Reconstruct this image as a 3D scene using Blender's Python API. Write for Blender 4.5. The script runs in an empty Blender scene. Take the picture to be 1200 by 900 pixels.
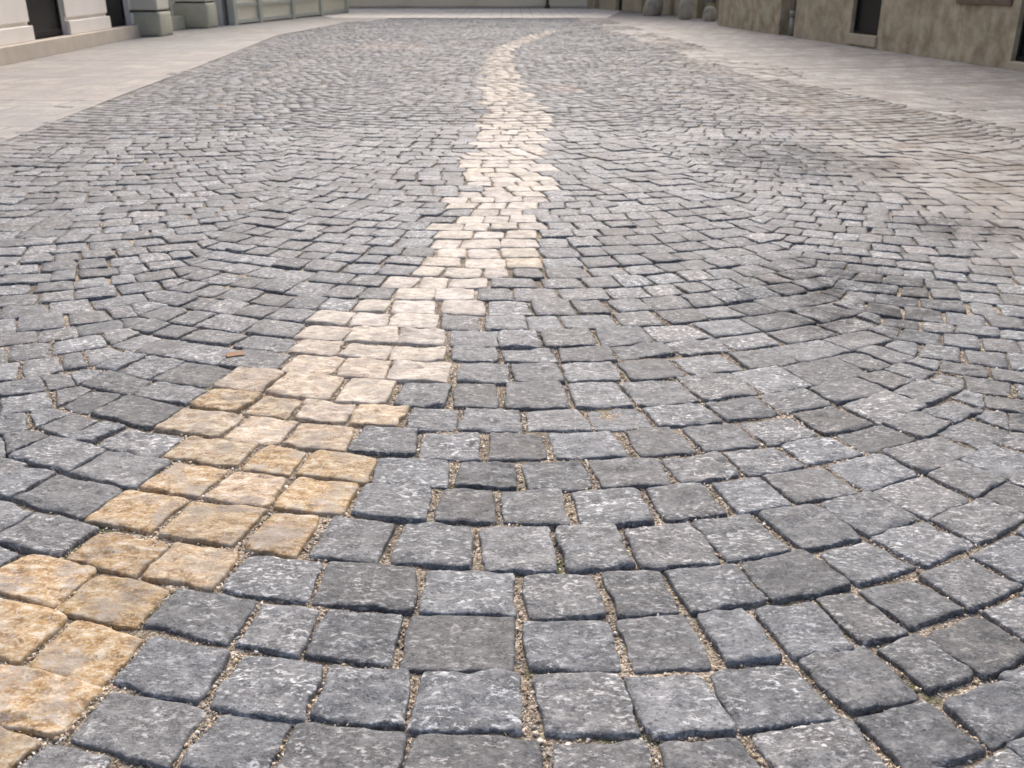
import bpy, bmesh, math, random
import numpy as np
from mathutils import Vector

random.seed(7)
rng = np.random.default_rng(7)
C = bpy.context.scene.collection
sc = bpy.context.scene

# ------------------------------------------------------------------ camera, sky, sun, exposure
CAM_H = 1.05
FOC, HORIZ = 1120.0, -28.0                      # focal length and horizon line, in pixels of a 1200 x 900 frame
PITCH = math.atan((450 - HORIZ) / FOC)
cam = bpy.data.objects.new('camera', bpy.data.cameras.new('camera'))
C.objects.link(cam)
cam.location = (0, 0, CAM_H)
cam.rotation_euler = (math.pi / 2 - PITCH, 0, 0)
cam.data.sensor_width = 36
cam.data.lens = FOC / 1200 * 36
cam.data.clip_start = 0.05
cam.data.clip_end = 600
sc.camera = cam
cam.data.dof.use_dof = True
cam.data.dof.focus_distance = 1.9
cam.data.dof.aperture_fstop = 9.0

SUN_EL, SUN_AZ = 50.0, 8.0                      # azimuth measured from +Y towards +X
world = bpy.data.worlds.new('World')
sc.world = world
world.use_nodes = True
wn = world.node_tree
bg = wn.nodes['Background']
sky = wn.nodes.new('ShaderNodeTexSky')
sky.sky_type = 'NISHITA'
sky.sun_disc = False
sky.sun_elevation = math.radians(SUN_EL)
sky.sun_rotation = math.radians(SUN_AZ)
sky.air_density = 1.0
sky.dust_density = 6.0
sky.ozone_density = 1.0
wn.links.new(sky.outputs[0], bg.inputs[0])
bg.inputs[1].default_value = 0.145
sun = bpy.data.objects.new('sun', bpy.data.lights.new('sun', 'SUN'))
C.objects.link(sun)
sun.data.energy = 1.5
sun.data.angle = math.radians(28)
sun.data.color = (1.0, 0.975, 0.945)
d = Vector((math.sin(math.radians(SUN_AZ)) * math.cos(math.radians(SUN_EL)),
            math.cos(math.radians(SUN_AZ)) * math.cos(math.radians(SUN_EL)), math.sin(math.radians(SUN_EL))))
sun.rotation_euler = d.to_track_quat('Z', 'Y').to_euler()
sun.location = (0, 0, 20)
sc.view_settings.view_transform = 'Standard'
sc.view_settings.look = 'None'
sc.view_settings.gamma = 1
sc.view_settings.use_curve_mapping = False
sc.view_settings.exposure = 0.72

SP, CP = math.sin(PITCH), math.cos(PITCH)


def at(u, v):
    """ground point (z = 0) seen at pixel u, v of the photograph"""
    vv = (v - 450) / FOC
    dn, fw = SP + vv * CP, CP - vv * SP
    return (np.asarray((u - 600) / FOC / dn * CAM_H), np.asarray(fw / dn * CAM_H))


def pix(x, y, z=0.0):
    dz = CAM_H - z
    depth = y * CP + dz * SP
    return 600 + FOC * x / depth, 450 + FOC * (dz * CP - y * SP) / depth


# ------------------------------------------------------------------ tagging helpers
def tag(o, label=None, cat=None, group=None, kind=None):
    if label: o['label'] = label
    if cat: o['category'] = cat
    if group: o['group'] = group
    if kind: o['kind'] = kind
    return o


def empty(name, loc, rz=0.0):
    o = bpy.data.objects.new(name, None)
    C.objects.link(o)
    o.location = loc
    o.rotation_euler = (0, 0, rz)
    o.empty_display_size = 0.2
    return o


def link(name, me, mat, parent=None, smooth=False):
    o = bpy.data.objects.new(name, me)
    C.objects.link(o)
    if mat: me.materials.append(mat)
    if parent: o.parent = parent
    if smooth: me.shade_smooth()
    return o


# ------------------------------------------------------------------ noise
def _h(ix, iy, seed):
    with np.errstate(over='ignore'):
        n = (ix.astype(np.int64) * 374761393 + iy.astype(np.int64) * 668265263 + seed * 974634777) & 0xffffffff
        n = ((n ^ (n >> 13)) * 1274126177) & 0xffffffff
        n = (n ^ (n >> 16)) & 0xffffffff
    return n / 2147483648.0 - 1.0


def vnoise(x, y, seed=0):
    ix, iy = np.floor(x), np.floor(y)
    fx, fy = x - ix, y - iy
    fx = fx * fx * (3 - 2 * fx); fy = fy * fy * (3 - 2 * fy)
    a, b = _h(ix, iy, seed), _h(ix + 1, iy, seed)
    c, e = _h(ix, iy + 1, seed), _h(ix + 1, iy + 1, seed)
    return (a * (1 - fx) + b * fx) * (1 - fy) + (c * (1 - fx) + e * fx) * fy


def fbm(x, y, seed=0, octv=3):
    s = 0; a = 1.0
    for k in range(octv):
        s = s + a * vnoise(x * 2 ** k, y * 2 ** k, seed + k * 17); a *= 0.5
    return s


def zlow(x, y):
    """gentle wear and settling of the carriageway"""
    return 0.008 * vnoise(x / 1.3 + 3.1, y / 1.5, 5) + 0.0022 * vnoise(x / 0.35, y / 0.4, 9)


# ------------------------------------------------------------------ materials
class N:
    def __init__(self, name):
        self.m = bpy.data.materials.new(name)
        self.m.use_nodes = True
        self.t = self.m.node_tree
        self.b = self.t.nodes['Principled BSDF']
        self.co = self.t.nodes.new('ShaderNodeTexCoord').outputs['Object']

    def _in(self, sock, v):
        if isinstance(v, bpy.types.NodeSocket): self.t.links.new(v, sock)
        elif v is not None: sock.default_value = v

    def noise(self, scale, detail=4, rough=0.55, vec=None, dist=0.0):
        n = self.t.nodes.new('ShaderNodeTexNoise')
        n.inputs['Scale'].default_value = scale; n.inputs['Detail'].default_value = detail
        n.inputs['Roughness'].default_value = rough; n.inputs['Distortion'].default_value = dist
        self._in(n.inputs['Vector'], vec if vec is not None else self.co)
        return n.outputs['Fac']

    def voro(self, scale, feature='F1', out='Distance', vec=None):
        n = self.t.nodes.new('ShaderNodeTexVoronoi')
        n.feature = feature; n.inputs['Scale'].default_value = scale
        self._in(n.inputs['Vector'], vec if vec is not None else self.co)
        return n.outputs[out]

    def mapping(self, scale=(1, 1, 1), rot=(0, 0, 0), loc=(0, 0, 0), vec=None):
        n = self.t.nodes.new('ShaderNodeMapping')
        n.inputs['Scale'].default_value = scale; n.inputs['Rotation'].default_value = rot; n.inputs['Location'].default_value = loc
        self._in(n.inputs['Vector'], vec if vec is not None else self.co)
        return n.outputs[0]

    def ramp(self, fac, stops):
        n = self.t.nodes.new('ShaderNodeValToRGB')
        e = n.color_ramp.elements
        while len(e) < len(stops): e.new(0.5)
        for k, (p, c) in enumerate(stops):
            e[k].position = p
            e[k].color = (c, c, c, 1) if isinstance(c, (int, float)) else (*c, 1)
        self._in(n.inputs[0], fac)
        return n.outputs[0]

    def mix(self, fac, a, b, mode='MIX'):
        n = self.t.nodes.new('ShaderNodeMix')
        n.data_type = 'RGBA'; n.blend_type = mode; n.clamp_factor = True
        self._in(n.inputs[0], fac)
        for s, v in ((n.inputs[6], a), (n.inputs[7], b)):
            if isinstance(v, (tuple, list)): v = (*v, 1) if len(v) == 3 else v
            elif isinstance(v, (int, float)): v = (v, v, v, 1)
            self._in(s, v)
        return n.outputs[2]

    def math(self, op, a, b=None, c=None):
        n = self.t.nodes.new('ShaderNodeMath'); n.operation = op
        for s, v in zip(n.inputs, (a, b, c)): self._in(s, v)
        return n.outputs[0]

    def attr(self, name):
        n = self.t.nodes.new('ShaderNodeAttribute'); n.attribute_name = name
        return n

    def sep(self, vec):
        n = self.t.nodes.new('ShaderNodeSeparateXYZ'); self._in(n.inputs[0], vec)
        return n.outputs

    def bump(self, h, strength, dist, normal=None):
        n = self.t.nodes.new('ShaderNodeBump')
        n.inputs['Strength'].default_value = strength; n.inputs['Distance'].default_value = dist
        self._in(n.inputs['Height'], h)
        if normal is not None: self._in(n.inputs['Normal'], normal)
        return n.outputs[0]

    def out(self, col=None, rough=None, normal=None, spec=None, metal=None):
        self._in(self.b.inputs['Base Color'], (*col, 1) if isinstance(col, tuple) and len(col) == 3 else col)
        self._in(self.b.inputs['Roughness'], rough)
        self._in(self.b.inputs['Normal'], normal)
        self._in(self.b.inputs['Specular IOR Level'], spec)
        self._in(self.b.inputs['Metallic'], metal)
        return self.m


def spots(n, pts, noise):
    """mask of irregular stains: pts = (x, y, rx, ry, amount)"""
    xyz = n.sep(n.co)
    tot = None
    for x, y, rx, ry, amt in pts:
        dx = n.math('DIVIDE', n.math('SUBTRACT', xyz[0], x), rx)
        dy = n.math('DIVIDE', n.math('SUBTRACT', xyz[1], y), ry)
        r = n.math('SQRT', n.math('ADD', n.math('MULTIPLY', dx, dx), n.math('MULTIPLY', dy, dy)))
        v = n.math('MULTIPLY', n.math('SUBTRACT', 1.25, n.math('ADD', r, n.math('MULTIPLY', n.math('SUBTRACT', noise, 0.5), 1.6))), amt)
        tot = v if tot is None else n.math('MAXIMUM', tot, v)
    n2 = n.t.nodes.new('ShaderNodeClamp'); n._in(n2.inputs[0], tot)
    return n2.outputs[0]


def stain_list(px):
    r = []
    for u, v, du, dv, a in px:
        x, y = at(u, v); x2, _ = at(u + du, v); _, y1 = at(u, v + dv); _, y2 = at(u, v - dv)
        r.append((float(x), float(y), float(x2 - x), float(abs(y2 - y1) / 2), a))
    return r


STAINS = stain_list([(985, 345, 120, 46, 2.0), (920, 185, 90, 22, 1.8), (1145, 268, 100, 18, 1.2), (1010, 195, 70, 14, 1.0), (160, 215, 120, 14, 0.3)])


def grey_stone():
    n = N('grey_granite')
    a = n.attr('tint'); rgb = n.sep(a.outputs['Color'])
    # every stone reads a different cut of the noise
    off = n.t.nodes.new('ShaderNodeVectorMath'); off.operation = 'MULTIPLY_ADD'
    n._in(off.inputs[0], a.outputs['Color']); off.inputs[1].default_value = (3, 5, 7); n._in(off.inputs[2], n.co)
    vec = off.outputs[0]
    f1 = n.noise(24, 9, 0.66, vec)
    f2 = n.noise(170, 5, 0.65, vec)
    col = n.ramp(f1, [(0.36, (0.04, 0.043, 0.05)), (0.5, (0.086, 0.091, 0.101)), (0.64, (0.165, 0.17, 0.18))])
    col = n.mix(n.ramp(f2, [(0.42, 0.0), (0.66, 1.0)]), col, n.mix(0.5, col, (0.25, 0.255, 0.26)))
    # pale fracture flecks, drawn out along the cleft
    st = n.noise(1, 6, 0.68, n.mapping((62, 120, 90), (0, 0, 0.45), vec=vec))
    clump = n.ramp(n.noise(17, 4, 0.6, vec), [(0.38, 0.15), (0.6, 1.0)])
    col = n.mix(n.math('MULTIPLY', n.math('MULTIPLY', clump, n.math('MULTIPLY_ADD', rgb[2], 0.7, 0.5)), n.ramp(st, [(0.51, 0.0), (0.63, 0.95)])), col, (0.55, 0.555, 0.565))
    dk = n.noise(110, 3, 0.6, n.mapping((1, 1.6, 1), (0, 0, -0.6), vec=vec))
    col = n.mix(n.ramp(dk, [(0.34, 0.8), (0.45, 0.0)]), col, (0.03, 0.032, 0.037))
    # stone to stone difference
    k = n.math('MULTIPLY_ADD', rgb[0], 0.62, 0.74)
    g = n.t.nodes.new('ShaderNodeCombineXYZ')
    n._in(g.inputs[0], n.math('MULTIPLY', k, n.math('MULTIPLY_ADD', rgb[1], 0.05, 0.975)))
    n._in(g.inputs[1], k); n._in(g.inputs[2], n.math('MULTIPLY', k, n.math('MULTIPLY_ADD', rgb[1], -0.05, 1.03)))
    col = n.mix(1.0, col, g.outputs[0], 'MULTIPLY')
    # warm stained stones
    warm = n.attr('special').outputs['Fac']
    col = n.mix(n.math('MULTIPLY', warm, 0.75), col, (0.40, 0.30, 0.25))
    # street dust lying towards the footway and in patches
    big = n.noise(1.3, 5, 0.6)
    streak = n.noise(1, 4, 0.6, n.mapping((2.2, 9, 1)))
    dust = n.attr('dust').outputs['Fac']
    blot = n.noise(2.6, 6, 0.68)
    dsum = n.math('ADD', n.math('MULTIPLY', dust, 1.15), n.math('MULTIPLY', n.math('SUBTRACT', blot, 0.5), n.math('MULTIPLY', dust, 3.2)))
    dm = n.ramp(dsum, [(0.0, 0.0), (0.25, 0.30), (0.75, 0.97)])
    col = n.mix(dm, col, n.mix(n.ramp(n.noise(3.2, 6, 0.68), [(0.40, 0.0), (0.58, 1.0)]), (0.155, 0.128, 0.108), (0.29, 0.275, 0.26)))
    col = n.mix(n.ramp(big, [(0.55, 0.0), (0.75, 0.22)]), col, (0.26, 0.25, 0.24))
    s = spots(n, STAINS, n.noise(4.5, 5, 0.65))
    s = n.math('MULTIPLY', s, n.ramp(n.noise(9, 6, 0.75), [(0.42, 0.15), (0.58, 1.0)]))
    col = n.mix(n.math('MULTIPLY', s, 0.55), col, (0.022, 0.021, 0.02))
    hgt = n.math('ADD', n.math('MULTIPLY', f1, 1.0), n.math('MULTIPLY', n.noise(240, 4, 0.7, vec), 0.35))
    nb = n.bump(hgt, 0.85, 0.008)
    return n.out(col, n.math('ADD', n.ramp(f2, [(0.3, 0.50), (0.7, 0.70)]), n.math('MULTIPLY', s, 0.2)), nb, n.math('MULTIPLY_ADD', s, -0.25, 0.52))


def sand_stone():
    n = N('sand_coloured_stone')
    a = n.attr('tint'); rgb = n.sep(a.outputs['Color'])
    off = n.t.nodes.new('ShaderNodeVectorMath'); off.operation = 'MULTIPLY_ADD'
    n._in(off.inputs[0], a.outputs['Color']); off.inputs[1].default_value = (3, 5, 7); n._in(off.inputs[2], n.co)
    vec = off.outputs[0]
    f1 = n.noise(30, 7, 0.62, n.mapping((1, 1.8, 1), (0, 0, 0.5), vec=vec))
    f2 = n.noise(150, 5, 0.65, vec)
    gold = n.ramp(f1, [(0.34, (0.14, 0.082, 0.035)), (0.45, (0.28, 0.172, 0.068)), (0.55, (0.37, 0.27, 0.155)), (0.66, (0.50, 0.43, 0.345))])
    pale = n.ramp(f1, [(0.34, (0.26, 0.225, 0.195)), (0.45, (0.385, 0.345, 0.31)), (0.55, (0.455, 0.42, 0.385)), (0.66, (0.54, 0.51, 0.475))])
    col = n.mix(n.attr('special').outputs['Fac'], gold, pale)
    col = n.mix(n.ramp(f2, [(0.48, 0.0), (0.7, 0.7)]), col, (0.55, 0.51, 0.45))
    dk = n.noise(90, 4, 0.65, vec)
    col = n.mix(n.ramp(dk, [(0.30, 0.8), (0.42, 0.0)]), col, (0.10, 0.065, 0.04))
    gr = n.noise(14, 4, 0.6, vec)
    col = n.mix(n.ramp(gr, [(0.48, 0.0), (0.62, 0.7)]), col, (0.25, 0.225, 0.20))
    k = n.math('MULTIPLY_ADD', rgb[0], 0.3, 0.87)
    g = n.t.nodes.new('ShaderNodeCombineXYZ')
    n._in(g.inputs[0], k); n._in(g.inputs[1], k); n._in(g.inputs[2], n.math('MULTIPLY', k, n.math('MULTIPLY_ADD', rgb[1], 0.08, 0.96)))
    col = n.mix(1.0, col, g.outputs[0], 'MULTIPLY')
    hgt = n.math('ADD', f1, n.math('MULTIPLY', n.noise(240, 4, 0.7, vec), 0.35))
    return n.out(col, 0.65, n.bump(hgt, 0.7, 0.006), 0.35)


def sand_bed():
    n = N('sandy_joint_fill')
    v = n.voro(230, 'F1', 'Color')
    vs = n.sep(v)
    col = n.ramp(vs[0], [(0.0, (0.12, 0.097, 0.075)), (0.3, (0.27, 0.218, 0.165)), (0.65, (0.42, 0.355, 0.28)), (1.0, (0.66, 0.59, 0.50))])
    col = n.mix(n.ramp(n.noise(6, 5), [(0.42, 0.0), (0.62, 0.75)]), col, (0.11, 0.092, 0.072))
    col = n.mix(n.ramp(n.noise(5, 4, 0.7), [(0.555, 0.0), (0.65, 0.9)]), col, (0.06, 0.075, 0.028))
    h = n.math('SUBTRACT', 1.0, n.voro(230))
    return n.out(col, 0.9, n.bump(h, 0.9, 0.004), 0.2)


def grit_mat():
    n = N('loose_grit')
    c = n.attr('tint').outputs['Color']
    return n.out(n.mix(n.ramp(n.noise(400, 3), [(0.35, 0.0), (0.65, 0.25)]), c, (0.25, 0.20, 0.15)), 0.75)


def paving(name, base, alt, dirt, scale, streaks, dirt_amt, rot=0.0, wid=0.6, row=0.4, mort=0.012, slab=(0.6, 0.6)):
    n = N(name)
    vec = n.mapping((1, 1, 1), (0, 0, rot))
    br = n.t.nodes.new('ShaderNodeTexBrick')
    br.inputs['Scale'].default_value = 1.0
    br.inputs['Brick Width'].default_value = wid; br.inputs['Row Height'].default_value = row
    br.inputs['Mortar Size'].default_value = mort; br.inputs['Mortar Smooth'].default_value = 0.3
    br.inputs['Color1'].default_value = (*base, 1); br.inputs['Color2'].default_value = (*alt, 1)
    br.inputs['Mortar'].default_value = (*[c * 0.45 for c in base], 1)
    wob = n.t.nodes.new('ShaderNodeVectorMath'); wob.operation = 'MULTIPLY_ADD'
    tn = n.t.nodes.new('ShaderNodeTexNoise'); tn.inputs['Scale'].default_value = 5
    n._in(tn.inputs['Vector'], n.co)
    n._in(wob.inputs[0], tn.outputs['Color']); wob.inputs[1].default_value = (0.03, 0.03, 0); n._in(wob.inputs[2], vec)
    n._in(br.inputs['Vector'], wob.outputs[0])
    col = br.outputs['Color']
    b2 = n.t.nodes.new('ShaderNodeTexBrick')
    b2.inputs['Scale'].default_value = 1.0; b2.inputs['Brick Width'].default_value = slab[0]; b2.inputs['Row Height'].default_value = slab[1]
    b2.inputs['Mortar Size'].default_value = 0.02; b2.inputs['Bias'].default_value = 0.0
    b2.inputs['Color1'].default_value = (0.72, 0.72, 0.73, 1); b2.inputs['Color2'].default_value = (1.2, 1.14, 1.08, 1); b2.inputs['Mortar'].default_value = (0.4, 0.38, 0.35, 1)
    n._in(b2.inputs['Vector'], wob.outputs[0])
    col = n.mix(1.0, col, b2.outputs['Color'], 'MULTIPLY')
    col = n.mix(n.math('MULTIPLY', n.ramp(n.noise(0.9, 5), [(0.4, 0.0), (0.65, 0.6)]), n.math('SUBTRACT', 1.0, br.outputs['Fac'])), col, alt)
    st = n.noise(3.2, 6, 0.68)
    col = n.mix(n.ramp(st, [(0.42, dirt_amt), (0.56, 0.0)]), col, dirt)
    col = n.mix(n.ramp(n.noise(85, 4, 0.8), [(0.40, 0.55), (0.55, 0.0)]), col, dirt)
    col = n.mix(n.ramp(n.noise(7, 6, 0.7), [(0.45, 0.0), (0.62, dirt_amt * 0.6)]), col, dirt)
    col = n.mix(n.ramp(n.noise(30, 5, 0.7), [(0.4, 0.0), (0.7, 0.35)]), col, [c * 1.25 for c in base])
    h = n.math('ADD', n.math('MULTIPLY', br.outputs['Fac'], -1.0), n.math('MULTIPLY', n.noise(60, 4), 0.4))
    return n.out(col, 0.62, n.bump(h, 0.6, 0.006), 0.45)


def plaster(name, base, dark, sc_=3.0, amt=0.6, rough=0.85, green=None, bump=0.4):
    n = N(name)
    f = n.noise(sc_, 7, 0.62)
    col = n.mix(n.ramp(f, [(0.38, 0.0), (0.68, amt)]), base, dark)
    v = n.noise(1, 5, 0.6, n.mapping((sc_ * 2.2, sc_ * 2.2, sc_ * 0.5)))
    col = n.mix(n.ramp(v, [(0.5, 0.0), (0.72, amt * 0.35)]), col, dark)
    if green: col = n.mix(n.ramp(n.noise(sc_ * 0.6, 5, 0.6), [(0.52, 0.0), (0.66, 0.55)]), col, green)
    col = n.mix(n.ramp(n.noise(45, 5, 0.7), [(0.4, 0.0), (0.7, 0.25)]), col, [min(1, c * 1.25) for c in base])
    return n.out(col, rough, n.bump(n.noise(70, 5, 0.7), bump, 0.01), 0.3)


M = {
    'grey': grey_stone(), 'sand': sand_stone(), 'bed': sand_bed(), 'grit': grit_mat(),
    'pave_left': paving('pale_paving', (0.33, 0.327, 0.322), (0.345, 0.305, 0.275), (0.19, 0.185, 0.18), 1, (1.6, 2.4, 1), 0.75, 0.06, 40.0, 2.2, 0.05),
    'pave_right': paving('dusty_paving', (0.46, 0.455, 0.45), (0.38, 0.375, 0.37), (0.165, 0.138, 0.118), 1, (1.1, 2.4, 1), 0.85, -0.20, 30.0, 1.9, 0.12, (0.35, 0.3)),
    'plaza': paving('pale_square', (0.80, 0.77, 0.72), (0.74, 0.70, 0.64), (0.58, 0.54, 0.49), 1, (0.3, 0.8, 1), 0.4),
    'cream': plaster('cream_plaster', (0.82, 0.77, 0.71), (0.68, 0.63, 0.56), 1.5, 0.45, bump=0.15),
    'plinth': plaster('plinth_stone', (0.56, 0.50, 0.42), (0.38, 0.33, 0.27), 2.5, 0.5, bump=0.2),
    'green_stone': plaster('grey_green_stone', (0.47, 0.465, 0.375), (0.32, 0.32, 0.25), 3.0, 0.6, bump=0.2),
    'pale_green': plaster('pale_green_stone', (0.66, 0.65, 0.56), (0.50, 0.49, 0.40), 2.0, 0.4, bump=0.15),
    'olive': plaster('weathered_olive_render', (0.48, 0.415, 0.30), (0.20, 0.155, 0.095), 3.5, 1.0, green=(0.37, 0.37, 0.28), bump=0.7),
    'ochre': plaster('weathered_ochre_render', (0.45, 0.385, 0.265), (0.28, 0.23, 0.15), 2.0, 0.7, bump=0.5),
    'sill': plaster('pale_sill_stone', (0.42, 0.37, 0.28), (0.28, 0.23, 0.16), 4.0, 0.5),
    'boulder': plaster('worn_guard_stone', (0.40, 0.37, 0.31), (0.20, 0.18, 0.14), 6.0, 0.7, bump=0.6),
    'far_wall': plaster('pale_beige_plaster', (0.86, 0.77, 0.61), (0.74, 0.65, 0.50), 0.8, 0.5, bump=0.1),
}


def simple(name, col, rough, metal=0.0, spec=0.5):
    n = N(name)
    c = n.mix(n.ramp(n.noise(12, 4), [(0.4, 0.0), (0.7, 0.4)]), col, [x * 0.7 for x in col])
    return n.out(c, rough, None, spec, metal)


M['dark_glass'] = simple('dark_glass', (0.010, 0.009, 0.009), 0.35, 0.0, 0.15)
M['dark_frame'] = simple('dark_frame', (0.016, 0.013, 0.012), 0.6, 0.0, 0.2)
M['pale_glass'] = simple('cream_glass', (0.80, 0.76, 0.58), 0.25)  # opaque pale cream for the glass panels
M['mullion'] = simple('grey_green_metal', (0.50, 0.51, 0.44), 0.45)
M['pipe'] = simple('grey_zinc', (0.30, 0.29, 0.26), 0.5, 0.4)
M['iron'] = simple('dark_iron', (0.06, 0.055, 0.05), 0.5, 0.6)
M['brick'] = simple('broken_brick', (0.27, 0.17, 0.11), 0.85)
M['brown_band'] = plaster('dark_brown_band', (0.19, 0.14, 0.10), (0.09, 0.065, 0.05), 6.0, 0.8)
M['recess'] = simple('dark_recess', (0.05, 0.042, 0.033), 0.8)

# ------------------------------------------------------------------ paving pattern: segmental arcs
S = CAM_H                       # traced lengths are in units of the camera height
CH = 2.35 * S                   # chord of one arc
DROW = 0.138 * S


def axis_x(y):
    y = np.asarray(y, float)
    w = np.interp(y, [2.6, 5.0], [0, 1])
    return (0.06 - 0.06 * (y / S - 1.5)) * S + w * (0.17 * vnoise(y / 1.7, y * 0 + 2.2, 71) + 0.05 * vnoise(y / 0.4, y * 0 + 5.2, 72))


def arc_r(s, k, t):
    rr = float(np.interp(t, [1.4, 2.4, 4.0], [1.65, 2.05, 2.7])) * S
    rl, rr = (2.4 * S, rr) if k == 0 else (2.5 * S, 2.5 * S)
    return np.where(s < 0, rl, rr)


def arc(s, k, t=0.0):
    r = arc_r(s, k, t)
    return r - np.sqrt(np.maximum(r * r - s * s, 1e-6))


def arc_slope(s, k, t=0.0):
    r = arc_r(s, k, t)
    return s / np.sqrt(np.maximum(r * r - s * s, 1e-6))


# row joints as traced on the photo's middle column (pixel row at u = 540) and the joints across each row (pixel columns)
ROW_V = [1290, 1150, 1040, 948, 866, 790, 724, 670, 617, 575, 541, 508, 481, 451, 427, 409, 388]
SPLIT = {
    948: [-60, 82, 215, 317, 465, 640, 780, 905, 1040, 1136, 1225],
    866: [-45, 44, 135, 243, 360, 474, 613, 748, 849, 971, 1065, 1128, 1195],
    790: [-15, 76, 170, 275, 360, 463, 607, 730, 832, 910, 987, 1047, 1115, 1180],
    724: [6, 88, 172, 264, 365, 486, 607, 712, 795, 890, 988, 1062, 1130, 1190],
    670: [30, 112, 190, 287, 364, 455, 553, 653, 738, 838, 920, 1000, 1065, 1125],
    617: [20, 93, 173, 242, 318, 408, 503, 585, 672, 765, 850, 920, 1000, 1065, 1125],
    575: [50, 120, 195, 283, 345, 435, 529, 610, 698, 790, 865, 935, 1000, 1060],
    541: [40, 110, 185, 263, 328, 408, 487, 566, 646, 740, 815, 885, 950, 1010, 1065],
    508: [90, 155, 222, 283, 338, 406, 475, 539, 617, 694, 768, 840, 905, 965, 1025],
    481: [120, 185, 248, 310, 392, 458, 527, 587, 669, 742, 815, 880, 940, 1000],
    451: [200, 262, 325, 390, 452, 528, 598, 664, 735, 800, 865, 925, 980],
    427: [215, 275, 335, 393, 452, 522, 585, 654, 725, 790, 850, 910, 965],
    409: [230, 288, 345, 402, 463, 523, 583, 634, 700, 762, 825, 885, 940],
}

quads, seg_of = [], []
HALF = CH / 2


def lay_row(k, t0, t1, splits_s, tr):
    """stones of one row of arc k between base offsets t0 and t1 (distance along the street at the crown)"""
    for s0, s1 in zip(splits_s[:-1], splits_s[1:]):
        q = []
        for s, far in ((s0, 0), (s1, 0), (s1, 1), (s0, 1)):
            sl = float(arc_slope(np.array(s), k, tr)); th = math.atan(sl)
            y = t0 + float(arc(np.array(s), k, tr))
            x = s
            if far:
                dd = (t1 - t0) * math.cos(th)
                x -= math.sin(th) * dd; y += math.cos(th) * dd
            q.append((x + axis_x(y) + k * CH, y))
        quads.append(q); seg_of.append(k)


def split_from_px(v_row, t0, t1):
    out = []
    tm = 0.5 * (t0 + t1)
    ss = np.linspace(-1.35 * S, 1.35 * S, 1200)
    yy = tm + arc(ss, 0)
    uu, _ = pix(ss + axis_x(yy), yy)
    for u in SPLIT[v_row]:
        out.append(float(np.interp(u, uu, ss)))
    return out


def rand_split(s_lo, s_hi, w0=0.148, jit=0.13, start=None):
    s = s_lo + (rng.uniform(0, 0.12) * S if start is None else 0)
    if s - s_lo <= 0.07 * S: out = [s_lo]; s = s_lo
    else: out = [s_lo, s]
    while True:
        frac = abs(s) / (CH / 2)
        w = w0 * S * (1 - 0.2 * frac) * (1 + rng.normal(0, jit)) * math.cos(math.atan(s / (1.9 * S)))
        s += max(w, 0.085 * S)
        if s > s_hi - 0.06 * S:
            out.append(s_hi); break
        out.append(s)
    return out


HALF = CH / 2
Y_END = float(at(540, 21)[1])
xs_, traced_t = at(540, np.array(ROW_V, float))
traced_t = list(traced_t - arc(np.array(-0.1 * S), 0))
t_rows = traced_t[:]
while t_rows[-1] < Y_END + 1.0:
    t_rows.append(t_rows[-1] + DROW * (1 + rng.normal(0, 0.05)))
for j in range(len(t_rows) - 1):
    t0, t1 = t_rows[j], t_rows[j + 1]
    lo, hi = -HALF, HALF
    if j < len(ROW_V) and ROW_V[j] in SPLIT:
        sp = [s for s in split_from_px(ROW_V[j], t0, t1) if lo + 0.07 * S < s < hi - 0.07 * S]
        left = rand_split(lo, sp[0]) if sp[0] - lo > 0.17 * S else [lo, sp[0]]
        right = rand_split(sp[-1], hi, start=0) if hi - sp[-1] > 0.17 * S else [sp[-1], hi]
        row = left[:-1] + sp + right[1:]
    else:
        row = rand_split(lo, hi)
    lay_row(0, t0, t1, row, t0)
hh = np.array(HALF)
def row_t(k, t):
    """start of the row of arc k that meets the row t of the middle arc at the seams"""
    if k == 1: return t + float(arc(hh, 0, t) - arc(-hh, 1))
    if k == 2: return row_t(1, t) + float(arc(hh, 1) - arc(-hh, 2))
    if k == -1: return t + float(arc(-hh, 0, t) - arc(hh, -1))
    if k == -2: return row_t(-1, t) + float(arc(-hh, -1) - arc(hh, -2))
    return t


for k in (-2, -1, 1, 2):
    for t0, t1 in zip(t_rows[:-1], t_rows[1:]):
        lay_row(k, row_t(k, t0), row_t(k, t1), rand_split(-HALF, HALF), 0.0)
# where two arcs meet, a kite-shaped sett closes each pair of rows
for kl in (-2, -1, 0, 1):
    for t0, t1 in zip(t_rows[:-1], t_rows[1:]):
        y0 = row_t(kl, t0) + float(arc(hh, kl, t0)); dt = row_t(kl, t1) + float(arc(hh, kl, t1)) - y0
        tl = math.atan(float(arc_slope(hh, kl, t0))); tr = math.atan(float(arc_slope(-hh, kl + 1)))
        x0 = kl * CH + HALF
        pl = (-math.sin(tl) * math.cos(tl) * dt, math.cos(tl) ** 2 * dt); pr = (-math.sin(tr) * math.cos(tr) * dt, math.cos(tr) ** 2 * dt)
        q = [(x0, y0), (x0 + pr[0], y0 + pr[1]), (x0, y0 + dt), (x0 + pl[0], y0 + pl[1])]
        quads.append([(x + axis_x(y), y) for x, y in q]); seg_of.append(kl)
quads = np.array(quads)
# setts laid by eye: the rows waver
wv = np.interp(quads[..., 1], [1.6, 3.0], [0.004, 0.013])
wx, wy = quads[..., 0].copy(), quads[..., 1].copy()
quads[..., 0] += wv * vnoise(wx / 0.3, wy / 0.3, 301)
quads[..., 1] += wv * vnoise(wx / 0.34, wy / 0.3, 302)
cen = quads.mean(axis=1)

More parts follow.
